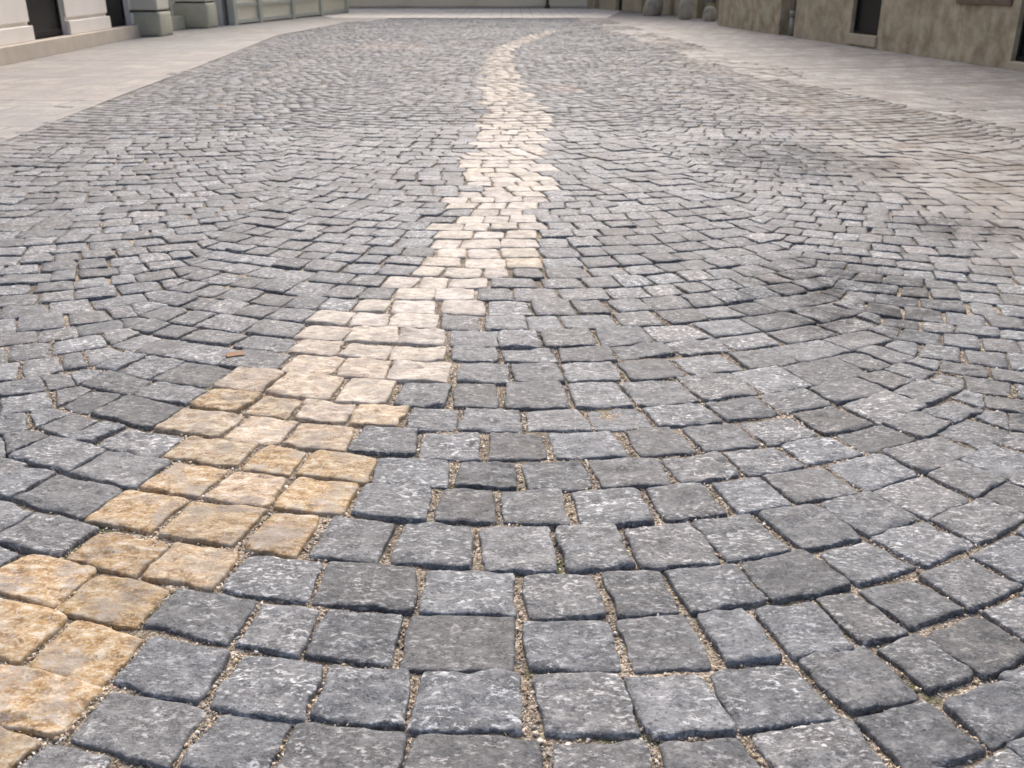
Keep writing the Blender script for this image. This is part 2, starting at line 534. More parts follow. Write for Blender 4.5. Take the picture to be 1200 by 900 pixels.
# carriageway limits (left kerb line and the ragged right margin), as points along the street
LEFT_E = [at(*p) for p in ((-420, 330), (-120, 214), (7, 165), (147, 110), (235, 77), (323, 42), (403, 27), (450, 23))]
RIGHT_E = [at(*p) for p in ((1900, 280), (1500, 205), (1200, 150), (1080, 125), (900, 88), (830, 73), (760, 48), (700, 28), (688, 23))]


def edge_x(E, y):
    ys = np.array([float(p[1]) for p in E]); xs = np.array([float(p[0]) for p in E])
    o = np.argsort(ys)
    return np.interp(y, ys[o], xs[o])


lx, rx = edge_x(LEFT_E, cen[:, 1]), edge_x(RIGHT_E, cen[:, 1])
inside = (cen[:, 0] > lx - 0.25) & (cen[:, 0] < rx + 0.6) & (cen[:, 1] > 0.25) & (cen[:, 1] < Y_END)
pu, pv = pix(cen[:, 0], cen[:, 1])
inside &= (pu > -500) & (pu < 1700) & (pv < 1130)
quads, cen, pu, pv = quads[inside], cen[inside], pu[inside], pv[inside]

# the course of the sand-coloured line: (v, left u, right u)
LINE = [(1000, -400, -60), (905, -200, 60), (866, -160, 62), (840, -140, 40), (800, -120, 44), (792, -100, 40), (775, -80, 150), (700, -60, 172), (668, 2, 262), (640, 10, 340),
        (618, 105, 352), (575, 165, 405), (541, 165, 436), (508, 185, 420), (481, 222, 470), (452, 248, 462), (440, 310, 528), (427, 325, 528), (409, 335, 525),
        (388, 345, 523), (376, 370, 542), (360, 425, 583), (345, 447, 576), (331, 440, 602), (318, 483, 622), (300, 508, 640), (280, 508, 640), (264, 506, 625),
        (252, 540, 622), (244, 533, 640), (234, 527, 630), (223, 555, 652), (214, 545, 668), (203, 544, 640), (192, 538, 637), (180, 560, 645), (150, 557, 642),
        (134, 574, 642), (122, 570, 632), (108, 564, 620), (96, 563, 611), (80, 567, 606), (65, 570, 600), (57, 580, 601), (50, 594, 616), (43, 614, 636), (37, 640, 652)]
LV = np.array([p[0] for p in LINE][::-1], float)
lul = np.interp(pv, LV, np.array([p[1] for p in LINE][::-1], float))
lur = np.interp(pv, LV, np.array([p[2] for p in LINE][::-1], float))
is_line = (pu > lul) & (pu < lur) & (pv > 36)


def set_col(me, name, arr):
    a = me.attributes.new(name, 'FLOAT_COLOR', 'POINT')
    c = np.ones((len(arr), 4), np.float32); c[:, :3] = arr
    a.data.foreach_set('color', c.ravel())


def set_f(me, name, arr):
    a = me.attributes.new(name, 'FLOAT', 'POINT')
    a.data.foreach_set('value', np.asarray(arr, np.float32))


def mesh_np(name, verts, faces):
    me = bpy.data.meshes.new(name)
    n, f = len(verts), len(faces)
    k = faces.shape[1]
    me.vertices.add(n); me.vertices.foreach_set('co', np.asarray(verts, np.float32).ravel())
    me.loops.add(f * k); me.loops.foreach_set('vertex_index', faces.astype(np.int32).ravel())
    me.polygons.add(f); me.polygons.foreach_set('loop_start', np.arange(0, f * k, k, dtype=np.int32))
    me.update(calc_edges=True); me.validate()
    return me


PARAM = {
    0: np.concatenate([[-1, -0.985, -0.97, -0.93, -0.86], np.linspace(-0.78, 0.78, 17), [0.86, 0.93, 0.97, 0.985, 1]]),
    1: np.concatenate([[-1, -0.97, -0.93], np.linspace(-0.66, 0.66, 5), [0.93, 0.97, 1]]),
    2: np.array([-1, -0.985, -0.93, 0.93, 0.985, 1.0]),
}


def build_stones(q, lod):
    """rounded, slightly pillowed, split-faced setts on the quads q"""
    n = len(q)
    p = PARAM[lod]; m = len(p)
    A, B = np.meshgrid(p, p, indexing='xy')                       # A across the row, B along the street
    A, B = A.ravel(), B.ravel()
    r = (np.abs(A) ** 22 + np.abs(B) ** 22) ** (1 / 22.0)
    rr = np.minimum(r, 1.0)
    zp = np.interp(rr, [0, 0.72, 0.86, 0.93, 0.97, 0.985, 1.0], [0.0006, 0.0004, 0.0, -0.0007, -0.0026, -0.010, -0.036])
    qa = np.sign(A) * np.interp(np.abs(A), [0, 0.93, 0.97, 0.985, 1.0], [0, 0.955, 0.988, 0.996, 1.0])
    qb = np.sign(B) * np.interp(np.abs(B), [0, 0.93, 0.97, 0.985, 1.0], [0, 0.955, 0.988, 0.996, 1.0])
    cr = rng.uniform(0.01, 0.05, (n, 1))
    ea = qa[None] * np.sqrt(1 - cr * np.abs(qb[None]) ** 4)
    eb = qb[None] * np.sqrt(1 - cr * np.abs(qa[None]) ** 4)
    w0, w1 = (1 - ea) / 2, (1 + ea) / 2
    h0, h1 = (1 - eb) / 2, (1 + eb) / 2
    X = w0 * h0 * q[:, 0, 0:1] + w1 * h0 * q[:, 1, 0:1] + w1 * h1 * q[:, 2, 0:1] + w0 * h1 * q[:, 3, 0:1]
    Y = w0 * h0 * q[:, 0, 1:2] + w1 * h0 * q[:, 1, 1:2] + w1 * h1 * q[:, 2, 1:2] + w0 * h1 * q[:, 3, 1:2]
    c = q.mean(axis=1)
    sx, sy = rng.uniform(0, 50, (n, 1)), rng.uniform(0, 50, (n, 1))
    edge = np.interp(rr, [0, 0.5, 0.9, 1.0], [0.0, 0.35, 0.9, 1.0])[None]
    amp = 0.0048 if lod < 2 else 0.003
    X = X + edge * amp * fbm(X / 0.05 + sx, Y / 0.05 + sy, 21, 4)
    Y = Y + edge * amp * fbm(X / 0.05 + sy, Y / 0.05 + sx, 31, 4)
    tilt = rng.normal(0, 0.015, (n, 2))
    Z = zlow(c[:, 0:1], c[:, 1:2]) + rng.normal(0, 0.0019, (n, 1)) + zp[None]
    Z = Z + tilt[:, 0:1] * (X - c[:, 0:1]) + tilt[:, 1:2] * (Y - c[:, 1:2])
    rough = rng.uniform(0.6, 1.5, (n, 1))
    Z = Z + rough * (0.0030 if lod == 0 else 0.0016) * vnoise(X / 0.045 + sx, Y / 0.03 + sy, 41)
    if lod < 2:
        Z = Z + rough * 0.0013 * fbm(X / 0.016 + sx, Y / 0.013 + sy, 51, 2)
    if lod == 0:
        rdg = 1 - np.abs(vnoise(X / 0.03 + sy, Y / 0.012 + sx, 61)) * 2
        Z = Z + rough * 0.0016 * rdg * (rr < 0.93)[None]
    V = np.stack([X, Y, Z], axis=-1).reshape(-1, 3)
    i = np.arange(m - 1)
    base = (i[:, None] * m + i[None, :]).ravel()
    f1 = np.stack([base, base + 1, base + m + 1, base + m], axis=1)
    F = (f1[None] + (np.arange(n) * m * m)[:, None, None]).reshape(-1, 4)
    return V, F, m * m


def shrink(q):
    """open the joints between neighbouring setts"""
    q = q.copy()
    n = len(q)
    c = q.mean(axis=1)
    sx = np.abs((c[:, 0] - axis_x(c[:, 1]) + HALF) % CH - HALF) / HALF
    gs = (0.0165 - 0.0105 * sx) * rng.uniform(0.5, 1.35, n) * np.interp(c[:, 1], [2, 4, 8], [1, 0.6, 0.4])         # side joints
    gr = 0.0070 * rng.uniform(0.6, 1.5, n) * np.interp(c[:, 1], [3, 8], [1, 0.7])          # row joints
    ux = q[:, 1] - q[:, 0]; uw = np.linalg.norm(ux, axis=1, keepdims=True); ux = ux / np.maximum(uw, 1e-6)
    vx = q[:, 3] - q[:, 0]; vw = np.linalg.norm(vx, axis=1, keepdims=True); vx = vx / np.maximum(vw, 1e-6)
    for i, (a, b) in enumerate(((1, 1), (-1, 1), (-1, -1), (1, -1))):
        q[:, i] += ux * (a * gs / 2)[:, None] + vx * (b * gr / 2)[:, None]
    q += rng.normal(0, 0.0042, q.shape)
    return q


SQ = shrink(quads)
ARE = 0.5 * np.abs((SQ[:, 2, 0] - SQ[:, 0, 0]) * (SQ[:, 3, 1] - SQ[:, 1, 1]) - (SQ[:, 3, 0] - SQ[:, 1, 0]) * (SQ[:, 2, 1] - SQ[:, 0, 1]))
ok = ARE > 0.0022
SQ, cen, pu, pv, is_line = SQ[ok], cen[ok], pu[ok], pv[ok], is_line[ok]
dist = np.hypot(cen[:, 0], cen[:, 1])
lods = np.where(dist < 2.9, 0, np.where(dist < 7.5, 1, 2))

# dust on the setts next to the right footway
dx = cen[:, 0] - np.interp(cen[:, 1], [3, 7, 14, 24], [2.05, 2.15, 2.1, 1.85])
dust = np.clip(dx / 0.9 + 0.3 + 0.5 * vnoise(cen[:, 0] * 1.3, cen[:, 1] * 0.9, 77), 0, 1) * 0.95
dl = edge_x(LEFT_E, cen[:, 1]) + 0.5 - cen[:, 0]
dust = np.maximum(dust, np.clip(dl / 0.5, 0, 1) * 0.25)
special = np.zeros(len(cen))
special[(pu > 425) & (pu < 498) & (pv > 50) & (pv < 57)] = 0.5
special[(pu > 375) & (pu < 500) & (pv > 52) & (pv < 58)] = np.maximum(special[(pu > 375) & (pu < 500) & (pv > 52) & (pv < 58)], 0.2)
special *= rng.uniform(0.4, 1.1, len(special))
special[(pu > 640) & (pu < 680) & (pv > 98) & (pv < 108)] = 0.45
special = np.maximum(special, (rng.random(len(cen)) < 0.008) * 0.2 * (pv < 420))
pale = np.clip((cen[:, 1] - 1.75) / 1.3, 0, 1)  # paler up the street: own tone plus grazing sky sheen put into the colour
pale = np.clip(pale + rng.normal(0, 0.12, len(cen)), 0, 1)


def stone_object(name, mask, mat, spec):
    Vs, Fs, T, D, SPC, o = [], [], [], [], [], 0
    for lod in (0, 1, 2):
        mk = mask & (lods == lod)
        if not mk.any(): continue
        V, F, per = build_stones(SQ[mk], lod)
        Vs.append(V); Fs.append(F + o); o += len(V)
        tint = rng.random((mk.sum(), 3))
        T.append(np.repeat(tint, per, axis=0)); D.append(np.repeat(dust[mk], per)); SPC.append(np.repeat(spec[mk], per))
    me = mesh_np(name, np.concatenate(Vs), np.concatenate(Fs))
    set_col(me, 'tint', np.concatenate(T)); set_f(me, 'dust', np.concatenate(D)); set_f(me, 'special', np.concatenate(SPC))
    return link(name, me, mat, smooth=True)


road = stone_object('road', ~is_line, M['grey'], special)
tag(road, 'grey cobbled street laid in sweeping arcs of rough granite setts', 'road', kind='structure')
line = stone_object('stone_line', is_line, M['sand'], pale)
tag(line, 'winding line of sand coloured cobblestones running up the grey street', 'stone line')

# ------------------------------------------------------------------ ground: one sheet, fine where the joints can be seen into
def axis_pts(lo, hi, step, mid_lo, mid_hi, far):
    def run(x, mid):
        out, st = [], step
        while abs(x) < far:
            x += st
            out.append(x)
            st = min(st * 1.03, 0.22) if x < mid else st * 1.35
        return out
    return np.array([-q for q in run(-lo, mid_lo)][::-1] + list(np.arange(lo, hi, step)) + run(hi, mid_hi))


def bed_z(x, y):
    f = vnoise(x / 0.33, y / 0.4, 101) * 0.6 + vnoise(x / 0.09, y / 0.09, 103) * 0.5
    near = np.interp(np.hypot(x, y), [0, 28, 34], [1, 1, 0])
    z = zlow(x, y) * near - np.interp(np.hypot(x, y), [1.6, 3.0, 5.0], [0.0112, 0.0095, 0.0135]) + (0.0065 * f + 0.0015 * vnoise(x / 0.012, y / 0.012, 105)) * near
    d = np.interp(np.hypot(x, y), [3.5, 7], [0, 1]) * near
    return z - 0.012 * (1 - near) + d * 0.004


gx = axis_pts(-2.0, 2.6, 0.012, 5.5, 5.5, 260); gyy = axis_pts(0.5, 3.4, 0.012, 0.5, 28, 260)
GX, GY = np.meshgrid(gx, gyy)
GZ = bed_z(GX, GY)
GZ = GZ - 0.035 * ((GX > edge_x(RIGHT_E, GY) + 0.75) | (GX < edge_x(LEFT_E, GY) - 0.4))
nx, ny = len(gx), len(gyy)
ii = (np.arange(ny - 1)[:, None] * nx + np.arange(nx - 1)[None, :]).ravel()
gf = np.stack([ii, ii + 1, ii + nx + 1, ii + nx], axis=1)
g = link('ground', mesh_np('ground', np.stack([GX.ravel(), GY.ravel(), GZ.ravel()], axis=1), gf), M['bed'], smooth=True)
tag(g, 'sandy ground showing in the joints between the cobblestones', 'ground', kind='structure')

# ------------------------------------------------------------------ loose grit
OV = np.array([(1, 0, 0), (-1, 0, 0), (0, 1, 0), (0, -1, 0), (0, 0, 1), (0, 0, -1)], float)
OF = np.array([(0, 2, 4), (2, 1, 4), (1, 3, 4), (3, 0, 4), (2, 0, 5), (1, 2, 5), (3, 1, 5), (0, 3, 5)])


def grit(q, n_side, n_row, n_top):
    P, Z, R = [], [], []
    for i0, i1, n, gap in ((0, 3, n_side, -1), (1, 2, n_side, 1), (0, 1, n_row, 0), (3, 2, n_row // 2, 2)):
        t = rng.random((len(q), n, 1))
        a = q[:, None, i0] * (1 - t) + q[:, None, i1] * t
        ux = (q[:, 1] - q[:, 0]); ux /= np.linalg.norm(ux, axis=1, keepdims=True)
        vx = (q[:, 3] - q[:, 0]); vx /= np.linalg.norm(vx, axis=1, keepdims=True)
        if gap in (-1, 1): a = a + ux[:, None] * gap * rng.uniform(0.001, 0.012, t.shape)
        else: a = a + vx[:, None] * (-1 if gap == 0 else 1) * rng.uniform(0.0, 0.006, t.shape)
        a = a.reshape(-1, 2)
        keep = vnoise(a[:, 0] / 0.22, a[:, 1] / 0.22, 201) > rng.uniform(-1.0, 0.55, len(a))
        a = a[keep]
        P.append(a); Z.append(bed_z(a[:, 0], a[:, 1]) + rng.uniform(-0.0005, 0.0035, len(a)))
        R.append(np.minimum(rng.lognormal(math.log(0.0025), 0.42, len(a)), 0.0062))
    t = rng.random((len(q), n_top, 2, 1)) * 0.8 + 0.1
    a = (q[:, None, 0] * (1 - t[:, :, 0]) + q[:, None, 1] * t[:, :, 0]) * (1 - t[:, :, 1]) + (q[:, None, 3] * (1 - t[:, :, 0]) + q[:, None, 2] * t[:, :, 0]) * t[:, :, 1]
    a = a.reshape(-1, 2); a = a[rng.random(len(a)) < 0.4]
    P.append(a); Z.append(zlow(a[:, 0], a[:, 1]) + 0.0025); R.append(rng.uniform(0.0009, 0.0022, len(a)))
    P, Z, R = np.concatenate(P), np.concatenate(Z), np.concatenate(R)
    n = len(P)
    ang = rng.uniform(0, 2 * np.pi, (n, 1))
    sc3 = R[:, None] * rng.uniform(0.6, 1.35, (n, 3))
    v = OV[None] * sc3[:, None, :] * rng.uniform(0.75, 1.2, (n, 6, 1))
    ca, sa = np.cos(ang), np.sin(ang)
    x = v[..., 0] * ca - v[..., 2] * sa * 0.6 + v[..., 1] * 0.5 * sa
    y = v[..., 1] * ca + v[..., 0] * sa
    z = v[..., 2] * 0.8 + v[..., 0] * 0.3
    V = np.stack([x + P[:, 0:1], y + P[:, 1:2], z + Z[:, None]], axis=-1).reshape(-1, 3)
    F = (OF[None] + (np.arange(n) * 6)[:, None, None]).reshape(-1, 3)
    pal = np.array([(0.62, 0.54, 0.44), (0.50, 0.38, 0.27), (0.42, 0.30, 0.24), (0.70, 0.66, 0.60), (0.36, 0.34, 0.32), (0.55, 0.46, 0.30), (0.25, 0.19, 0.14)])
    col = pal[rng.integers(0, len(pal), n)] * rng.uniform(0.85, 1.3, (n, 1))
    me = mesh_np('grit', V, F)
    set_col(me, 'tint', np.repeat(np.clip(col, 0, 1), 6, axis=0))
    return link('grit', me, M['grit'])


gm = (dist < 3.2) & (pu > -60) & (pu < 1260)
tag(grit(SQ[gm], 72, 30, 5), 'pale loose grit and tiny pebbles lying in the cobble joints', 'grit', kind='stuff')


# ------------------------------------------------------------------ footways and the square
def sheet(name, pts, z, mat, label, cat, thick=0.06):
    bm = bmesh.new()
    vs = [bm.verts.new((float(x), float(y), z)) for x, y in pts]
    f = bm.faces.new(vs)
    if f.normal.z < 0: f.normal_flip()
    r = bmesh.ops.extrude_face_region(bm, geom=[f])
    for v in r['geom']:
        if isinstance(v, bmesh.types.BMVert): v.co.z -= thick
    bmesh.ops.recalc_face_normals(bm, faces=bm.faces)
    me = bpy.data.meshes.new(name); bm.to_mesh(me); bm.free()
    return tag(link(name, me, mat), label, cat, kind='structure')


LB = [at(0, 78), at(173, 41.7)]                          # foot of the left plinth
dL = np.array([float(LB[1][0] - LB[0][0]), float(LB[1][1] - LB[0][1])]); lenL = np.linalg.norm(dL); dL /= lenL
lb0 = np.array([float(LB[0][0]), float(LB[0][1])]) - dL * 14
le = [(float(x), float(y)) for x, y in LEFT_E]
sheet('pavement', [(lb0[0] - 0.6, lb0[1])] + [(le[0][0], lb0[1])] + le + [(le[-1][0], Y_END), (-4.6, 36), (-9, 36), (-9, 20)], 0.003, M['pave_left'],
      'pale slabbed footway along the cream building', 'pavement')
ry_ = np.linspace(float(RIGHT_E[0][1]), float(RIGHT_E[-1][1]), 160)
re_ = [(float(edge_x(RIGHT_E, y)) - 0.12 + 0.16 * float(vnoise(np.array(y / 0.7), np.array(1.0), 90)) + 0.07 * float(vnoise(np.array(y / 0.16), np.array(4.0), 91)), float(y)) for y in ry_]
sheet('pavement', [(9, -2), (re_[0][0], -2)] + re_ + [(re_[-1][0], Y_END), (2.4, 35), (9, 35)], -0.003, M['pave_right'],
      'dusty pale footway along the weathered olive building', 'pavement')
sheet('square', [(-4.9, Y_END - 0.02), (2.6, Y_END - 0.02), (4, 36), (-8, 36)], 0.007, M['plaza'], 'bright open paving at the far end of the street', 'square')


# ------------------------------------------------------------------ buildings
def box(bm, x0, x1, y0, y1, z0, z1, bev=0.0):
    vs = [bm.verts.new(p) for p in ((x0, y0, z0), (x1, y0, z0), (x1, y1, z0), (x0, y1, z0), (x0, y0, z1), (x1, y0, z1), (x1, y1, z1), (x0, y1, z1))]
    fs = [bm.faces.new([vs[i] for i in f]) for f in ((3, 2, 1, 0), (4, 5, 6, 7), (0, 1, 5, 4), (1, 2, 6, 5), (2, 3, 7, 6), (3, 0, 4, 7))]
    if bev:
        es = list({e for f in fs for e in f.edges})
        bmesh.ops.bevel(bm, geom=es, offset=bev, segments=2, affect='EDGES', profile=0.6)


def part(name, bm, mat, parent, label=None, smooth=False):
    me = bpy.data.meshes.new(name); bm.to_mesh(me); bm.free()
    o = link(name, me, mat, parent, smooth)
    if label: o['label'] = label
    return o


class Facade:
    """local frame of a facade: s along the wall foot, d towards the street, z up"""
    def __init__(self, a, b, name, label, cat='building', street_left=True):
        self.a = np.array([float(a[0]), float(a[1])]); b = np.array([float(b[0]), float(b[1])])
        self.dir = (b - self.a) / np.linalg.norm(b - self.a); self.len = np.linalg.norm(b - self.a)
        self.rz = math.atan2(self.dir[1], self.dir[0])
        self.root = tag(empty(name, (self.a[0], self.a[1], 0), self.rz), label, cat)

    def hit(self, u, v, depth=0.0):
        """s, z where the ray of pixel u, v meets the facade plane pushed 'depth' behind the foot line (away from the street)"""
        nrm = np.array([-self.dir[1], self.dir[0]])
        if nrm @ (np.array([0.0, self.a[1]]) - self.a) > 0: nrm = -nrm       # points away from the street
        vv, uu = (v - 450) / FOC, (u - 600) / FOC
        ray = np.array([uu, CP - vv * SP, -(SP + vv * CP)])
        o = self.a + nrm * depth
        t = (nrm @ o) / (nrm @ ray[:2])
        p = ray * t
        return float((p[:2] - self.a) @ self.dir), float(CAM_H + p[2])


def wall_with_openings(bm, s0, s1, z0, z1, d_front, d_back, opens, sgn):
    """wall slab in local x (along), y (sgn*depth), z with real openings through its front 'reveal' depth"""
    ss = sorted({s0, s1, *[o[0] for o in opens], *[o[1] for o in opens]})
    zs = sorted({z0, z1, *[min(o[3], z1) for o in opens], *[max(o[2], z0) for o in opens]})
    ss = [s for s in ss if s0 <= s <= s1]; zs = [z for z in zs if z0 <= z <= z1]
    yf, yb = sgn * d_front, sgn * d_back

    def quad(*p):
        bm.faces.new([bm.verts.new(q) for q in p])

    def hole(s, z):
        return any(o[0] < s < o[1] and o[2] < z < o[3] for o in opens)
    for a, b in zip(ss[:-1], ss[1:]):
        for c, e in zip(zs[:-1], zs[1:]):
            if not hole((a + b) / 2, (c + e) / 2):
                quad((a, yf, c), (b, yf, c), (b, yf, e), (a, yf, e))
    for o in opens:
        a, b, c, e = max(o[0], s0), min(o[1], s1), max(o[2], z0), min(o[3], z1)
        if c >= e or a >= b: continue
        quad((a, yf, c), (a, yb, c), (a, yb, e), (a, yf, e)); quad((b, yf, c), (b, yb, c), (b, yb, e), (b, yf, e))
        quad((a, yf, c), (b, yf, c), (b, yb, c), (a, yb, c)); quad((a, yf, e), (b, yf, e), (b, yb, e), (a, yb, e))
    quad((s0, yf, z0), (s0, yb, z0), (s0, yb, z1), (s0, yf, z1)); quad((s1, yf, z0), (s1, yb, z0), (s1, yb, z1), (s1, yf, z1))
    quad((s0, yf, z1), (s1, yf, z1), (s1, yb, z1), (s0, yb, z1))
    bmesh.ops.remove_doubles(bm, verts=bm.verts, dist=0.0005)
    bmesh.ops.recalc_face_normals(bm, faces=bm.faces)


# ---- left: cream building. local y > 0 lies to the left of the direction of travel = away from the street
L = Facade(lb0, at(173, 41.7), 'cream_building', 'cream plaster building with a stone step and tall dark windows')
w_d = 0.16                                   # wall face behind the step's front
zpl = L.hit(0, 56)[1]; zc = L.hit(0, 34.5, 0.10)[1]
opens = []
for ua, ub in ((34, 77), (127, 152)):
    opens.append((L.hit(ua, 38, w_d)[0], L.hit(ub, 33, w_d)[0], zpl, 2.55))
pitch_w = opens[1][0] - opens[0][0]; ww = opens[0][1] - opens[0][0]
for k in (1, 2):
    opens.append((opens[0][0] - pitch_w * k, opens[0][0] - pitch_w * k + ww, zpl, 2.55))
opens = [o for o in opens if o[0] > 0.3]
bm = bmesh.new(); wall_with_openings(bm, 0, L.len + 0.3, zpl - 0.02, 8.5, w_d, w_d + 0.30, opens, 1)
box(bm, 0, L.len + 0.3, w_d + 0.31, 5.0, 0, 8.5)
part('wall', bm, M['cream'], L.root)
bm = bmesh.new(); box(bm, -0.002, L.len, 0.0, w_d + 0.28, 0.0, zpl, 0.012)
part('step', bm, M['plinth'], L.root, 'long pale stone step under the windows')
cuts = sorted(opens)
edges = [0.0] + [e for o in cuts for e in (o[0], o[1])] + [L.len]
for a, b in zip(edges[0::2], edges[1::2]):
    if b - a > 0.05:
        bm = bmesh.new(); box(bm, a + 0.003, b - 0.003, w_d - 0.07, w_d - 0.003, zpl + 0.002, zc, 0.01)
        part('base_course', bm, M['cream'], L.root)
        bm = bmesh.new(); box(bm, a + 0.003, b - 0.003, w_d - 0.035, w_d - 0.003, zc + 0.05, zc + 2.2, 0.008)
        part('wall_panel', bm, M['cream'], L.root)
for o in cuts:
    bm = bmesh.new()
    a, b, c, e = o[0] + 0.004, o[1] - 0.004, o[2] + 0.004, o[3] - 0.004
    y0, y1 = w_d + 0.05, w_d + 0.11
    for s0, s1, z0, z1 in ((a, a + 0.05, c, e), (b - 0.05, b, c, e), (a + 0.052, b - 0.052, c, c + 0.09), (a + 0.052, b - 0.052, e - 0.05, e)):
        box(bm, s0, s1, y0, y1, z0, z1, 0.004)
    wf = part('window', bm, M['dark_frame'], L.root)
    bm = bmesh.new(); box(bm, a + 0.052, b - 0.052, y0 + 0.02, y0 + 0.035, c + 0.092, e - 0.052)
    part('pane', bm, M['dark_glass'], wf)

# ---- left: portal with two pillars, a step block and the recessed door wall between
p1 = at(195, 42); p2 = at(252, 32)
PR = Facade(p1, p2, 'stone_portal', 'grey green stone portal with two thick pillars beside the cream building', 'portal')
zf = float(CAM_H)


def pillar(o_px, w_px, zj_v, root, label):
    x, y = at(*o_px)
    z_depth = y * CP + CAM_H * SP
    w = w_px * z_depth / FOC
    lx_, ly_ = (np.array([float(x), float(y)]) - PR.a) @ PR.dir, (np.array([float(x), float(y)]) - PR.a) @ np.array([-PR.dir[1], PR.dir[0]])
    ry = y
    vv = (zj_v - 450) / FOC
    zj = CAM_H - ry * (SP + vv * CP) / (CP - vv * SP)
    bm = bmesh.new(); box(bm, lx_ - w / 2, lx_ + w / 2, ly_ - 0.02, ly_ + w * 0.9, 0, zj - 0.02, 0.05)
    b_ = part('pillar', bm, M['green_stone'], root, label, True)
    bm = bmesh.new(); box(bm, lx_ - w / 2 + 0.015, lx_ + w / 2 - 0.015, ly_, ly_ + w * 0.88, zj + 0.01, 4.2, 0.03)
    part('shaft', bm, M['pale_green'], b_)
    bm = bmesh.new(); box(bm, lx_ - w / 2 + 0.05, lx_ + w / 2 - 0.05, ly_ + 0.04, ly_ + w * 0.84, zj - 0.019, zj + 0.009)
    part('joint_bed', bm, M['recess'], b_)
    return lx_, ly_, w


q1 = pillar((196, 42), 44, 12, PR.root, 'nearer pillar with a grey green foot block')
q2 = pillar((250, 32.5), 42, 2, PR.root, 'farther pillar with a darker foot block')
bm = bmesh.new(); box(bm, q1[0] + q1[2] / 2 + 0.01, q2[0] - q2[2] / 2 - 0.01, 0.45, 0.85, 0, 0.27, 0.02)
part('step', bm, M['green_stone'], PR.root)
bm = bmesh.new(); box(bm, q1[0] - 0.3, q2[0] + 0.3, q1[2] * 0.95 + 0.3, q1[2] + 0.8, 0, 8.5)
part('wall', bm, M['pale_green'], PR.root)

# ---- left: glazed front
G = Facade(at(276, 30), at(410, 15), 'glazed_building', 'building with a long row of pale glass panels in grey green frames')
us = [276, 306, 345, 378, 408]
sv = [G.hit(u, 10)[0] for u in us]
zr0, zr1 = 0.03, 0.12
bm = bmesh.new()
for s in sv: box(bm, s - 0.09, s + 0.09, 0.0, 0.16, 0.0, 3.2, 0.01)
for z0, z1 in ((zr0, zr1), (0.40, 0.47), (2.9, 3.0)):
    for a, b in zip(sv[:-1], sv[1:]): box(bm, a + 0.092, b - 0.092, 0.03, 0.13, z0, z1, 0.006)
part('window_frame', bm, M['mullion'], G.root)
for a, b in zip(sv[:-1], sv[1:]):
    bm = bmesh.new()
    box(bm, a + 0.093, b - 0.093, 0.07, 0.09, zr1 + 0.002, 0.398); box(bm, a + 0.093, b - 0.093, 0.07, 0.09, 0.472, 2.898)
    part('glass_panel', bm, M['pale_glass'], G.root)
bm = bmesh.new(); box(bm, sv[0] - 0.1, G.len + 0.2, 0.3, 5, 0, 8.5); box(bm, sv[0] - 0.1, sv[-1] + 0.1, 0.02, 0.298, 3.21, 8.5)
part('wall', bm, M['cream'], G.root)

# ---- far end: pale building across the square
fy = float(at(550, 9.5)[1])
FB = tag(empty('far_building', (0, fy, 0)), 'pale beige building closing the far end of the street', 'building')
bm = bmesh.new(); box(bm, -16, 12, 0, 5, 0, 10); part('wall', bm, M['far_wall'], FB)
bm = bmesh.new(); box(bm, -15.9, 11.9, -0.06, -0.003, 0.0, 0.07, 0.01); part('base_course', bm, M['plinth'], FB)
for x in (-6.3, -4.1, -1.6, 0.9, 3.1):
    bm = bmesh.new(); box(bm, x - 0.25, x + 0.25, -0.07, -0.003, 0.072, 3.2, 0.01); part('pilaster', bm, M['far_wall'], FB)

# ---- right: weathered olive building. local y < 0 lies to the right of travel = away from the street
ra, rb = np.array([float(q) for q in at(1200, 84)]), np.array([float(q) for q in at(841, 30)])
dR = (rb - ra) / np.linalg.norm(rb - ra)
R0 = ra - dR * 13
R = Facade(R0, rb, 'olive_building', 'weathered olive brown rendered building with dark barred basement windows')
zs1 = R.hit(1014, 41)[1]; zs2 = R.hit(1196, 73)[1]
wa, wb = R.hit(1031, 30, 0.02)[0], R.hit(998, 30, 0.02)[0]
wc = R.hit(1188, 60, 0.02)[0]
ro = [(wa, wb, zs1, 1.5), (wc - 1.2, wc, zs2, 1.6)]
k = wc - 1.2 - 3.6
while k > 0.5:
    ro.append((k, k + 1.0, zs2, 1.6)); k -= 3.6
pa, pb = R.hit(932, 20)[0], R.hit(914, 20)[0]
bm = bmesh.new()
wall_with_openings(bm, 0, pa, 0, 8.5, 0.0, 0.32, ro, -1)
bm2 = bmesh.new(); wall_with_openings(bm2, pb, R.len, 0, 8.5, 0.0, 0.32, [], -1)
tmp = bpy.data.meshes.new('wall_half'); bm2.to_mesh(tmp); bm2.free(); bm.from_mesh(tmp); bpy.data.meshes.remove(tmp)
box(bm, 0, R.len, -5, -0.33, 0, 8.5)
part('wall', bm, M['olive'], R.root)
